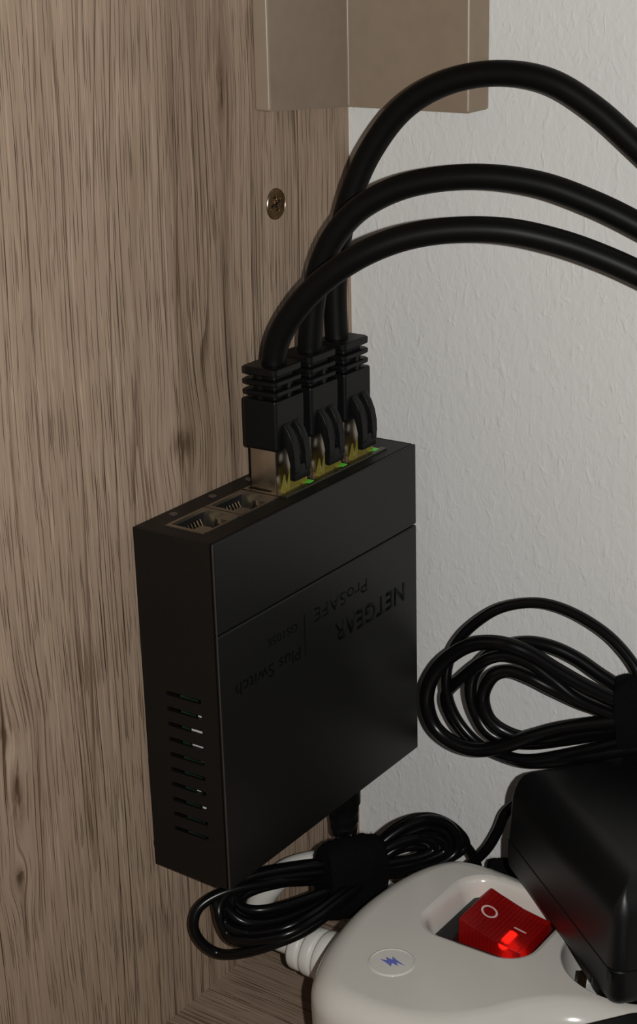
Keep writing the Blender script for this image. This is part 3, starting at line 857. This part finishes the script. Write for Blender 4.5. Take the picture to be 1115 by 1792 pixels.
bm = bmesh.new(); tube(bm, Q(LOWER_LOOP_3), 1.4, 8, 12); finish('loop', bm, M_CORD, pc, smooth=60)
for dx, dy, dz in ((1.6, -2.2, 1.9), (-1.2, 1.4, 2.2)):
    bm = bmesh.new(); tube(bm, Q([(x + dx * .6, y + dy * .6, z + dz) for x, y, z in LOWER_LOOP_3]), 1.4, 8, 12); finish('loop', bm, M_CORD, pc, smooth=60)
bm = bmesh.new(); tube(bm, Q([(88, 82, -97), (76, 91, -99)] + LEAD), 1.6, 8, 12); finish('lead', bm, M_CORD, pc, smooth=60)
bm = bmesh.new(); lathe(bm, [(0, 3.3), (0.5, 5.3), (12.0, 5.2), (12.6, 4.7), (15.0, 4.6), (15.4, 3.9), (16.2, 3.9), (16.6, 4.5), (18.4, 4.4), (18.8, 3.7), (19.6, 3.7), (20.0, 4.2), (22.2, 4.0), (22.6, 2.2)], Q([(14.8, 72.5, -96.4)])[0], (0, 0, -1), 24)
finish('barrel_plug', bm, M_BOOT, pc, smooth=40)
bm = bmesh.new(); tube(bm, Q([(14.8, 72.5, -117.5), (15.8, 71, -119.2), (20, 66.5, -116), (24, 61, -113.8), (28, 56, -113), (34, 50, -114)]), 1.5, 8, 12); finish('tail', bm, M_CORD, pc, smooth=60)

# ================================================================ second coil above the adapter
uc = thing('power_cable', 'black power cable coiled in wide loops against the white wall above the adapter', 'cable', (90, 78, -75))
UO = Vector((90, 78, -75))
for pts, r in ((UPPER_LOOP_1, 1.55), (UPPER_LOOP_2, 2.15), (UPPER_LOOP_3, 1.95), (UPPER_LOOP_4, 1.95), (UPPER_LOOP_5, 1.75)):
    e = Vector(pts[-1]); s0 = Vector(pts[0])
    ext = [tuple(s0 + (s0 - Vector(pts[1])).normalized() * 0 + Vector((14, 4, 1)))] + list(pts) + [tuple(e + Vector((14, 4, 1)))]
    bm = bmesh.new(); tube(bm, [tuple(Vector(p) - UO) for p in ext], r, 8, 14); finish('loop', bm, M_CORD, uc, smooth=60)
# right-hand ends of the loops, mostly outside the picture
for k in range(3):
    bm = bmesh.new()
    tube(bm, [tuple(Vector(p) - UO) for p in ((118, 80, -58 + k * 2), (135, 84, -50 + k * 4), (152, 86, -54), (156, 86, -62), (146, 85, -68 - k), (128, 82, -64), (118, 80, -61 + k))], 1.6, 8, 12)
    finish('loop', bm, M_CORD, uc, smooth=60)

# ================================================================ hook-and-loop ties
def fuzzy_tie(name, label, c, axis, half_len, ha, hb, seed, up=(0, 0, 1), tilt=0.0, hairs=700):
    random.seed(seed)
    c = Vector(c); A = Vector(axis).normalized()
    U = Vector(up); U = (U - A * U.dot(A)).normalized(); W = A.cross(U)
    bm = bmesh.new()
    rings = []
    nseg, nr = 40, 14
    for i in range(nr):
        s = -1 + 2 * i / (nr - 1)
        sc = 1.0 - 0.10 * abs(s) ** 3
        ring = []
        for k in range(nseg):
            a = 2 * math.pi * k / nseg
            ca, sa = math.cos(a), math.sin(a)
            ex = 0.72
            x = math.copysign(abs(ca) ** ex, ca) * hb * sc
            z = math.copysign(abs(sa) ** ex, sa) * ha * sc
            j = 1 + random.uniform(-0.035, 0.035)
            ring.append(c + A * (s * half_len + random.uniform(-.25, .25)) + W * x * j + U * (z * j + tilt * s))
        rings.append(ring)
    loft(bm, rings)
    o = thing(name, label, 'cable tie', (c.x, c.y, c.z - ha))
    org = Vector((c.x, c.y, c.z - ha))
    bm2 = bmesh.new()
    for h in range(hairs):
        i, k = random.randrange(nr), random.randrange(nseg)
        p = rings[i][k]
        n = (p - (c + A * (p - c).dot(A))).normalized() + Vector((random.uniform(-.7, .7), random.uniform(-.7, .7), random.uniform(-.7, .7)))
        n.normalize()
        l = random.uniform(0.5, 1.5)
        t = n.orthogonal().normalized() * 0.07
        t2 = n.cross(t)
        q0, tip = p - n * 0.2, p + n * l + t * random.uniform(-4, 4)
        a_ = [bm2.verts.new(q0 + t - org), bm2.verts.new(q0 - t * .5 + t2 * .8 - org), bm2.verts.new(q0 - t * .5 - t2 * .8 - org)]
        tp = bm2.verts.new(tip - org)
        for m_ in range(3):
            bm2.faces.new((a_[m_], a_[(m_ + 1) % 3], tp))
    for v in bm.verts:
        v.co -= org
    finish('strap', bm, M_VELCRO, o, smooth=70)
    f = finish('loop_fuzz', bm2, M_VELCRO, o)
    f['kind'] = 'stuff'
    return o
fuzzy_tie('cable_tie', 'fuzzy black hook-and-loop tie around the coil under the network switch', (33.2, 48.8, -116.0), (0.50, 0.86, -0.05), 9.0, 12.0, 6.5, 11)
fuzzy_tie('cable_tie', 'fuzzy black hook-and-loop tie around the looped cable above the adapter', (107.4, 87.0, -61.6), (0.93, 0.3, 0.1), 10.0, 12.2, 7.0, 12, tilt=0.5)
fuzzy_tie('cable_tie', 'fuzzy end of black hook-and-loop strap behind the white power strip', (60.5, 91.5, -127.5), (0.62, 0.72, -0.2), 6.0, 4.5, 1.6, 13, hairs=250)

# ================================================================ black brick at the lower right corner
bk = thing('power_brick', 'black plastic power brick edge at the lower right corner in front of the power strip', 'power brick', (0, 0, FLOOR_Z))
bd = Vector((0.594, 0.804, 0)); bn = Vector((0.804, -0.594, 0))
bl = Vector((138.0, 16.4, 0))
bc = bl - bd * 28 + bn * 22
bk.location = Vector((bc.x, bc.y, FLOOR_Z)) * MM
bk.rotation_euler = (0, 0, math.atan2(bd.y, bd.x))
for nm, zz in (('lower_shell', [(0.02, 1.5), (0.6, 0.6), (1.5, 0.1), (3, 0), (24.6, 0), (24.8, 0.15)]), ('upper_shell', [(25.0, 0.15), (25.2, 0), (48.6, 0.0), (49.6, 0.25), (50.3, 0.8), (50.5, 1.5)])):
    bm = bmesh.new()
    loft(bm, [[(x, y, z) for x, y in rrect(0, 0, 28 - i, 22 - i, 3.0, 6)] for z, i in zz])
    finish(nm, bm, M_ADAPTER, bk, smooth=50, wn=True)
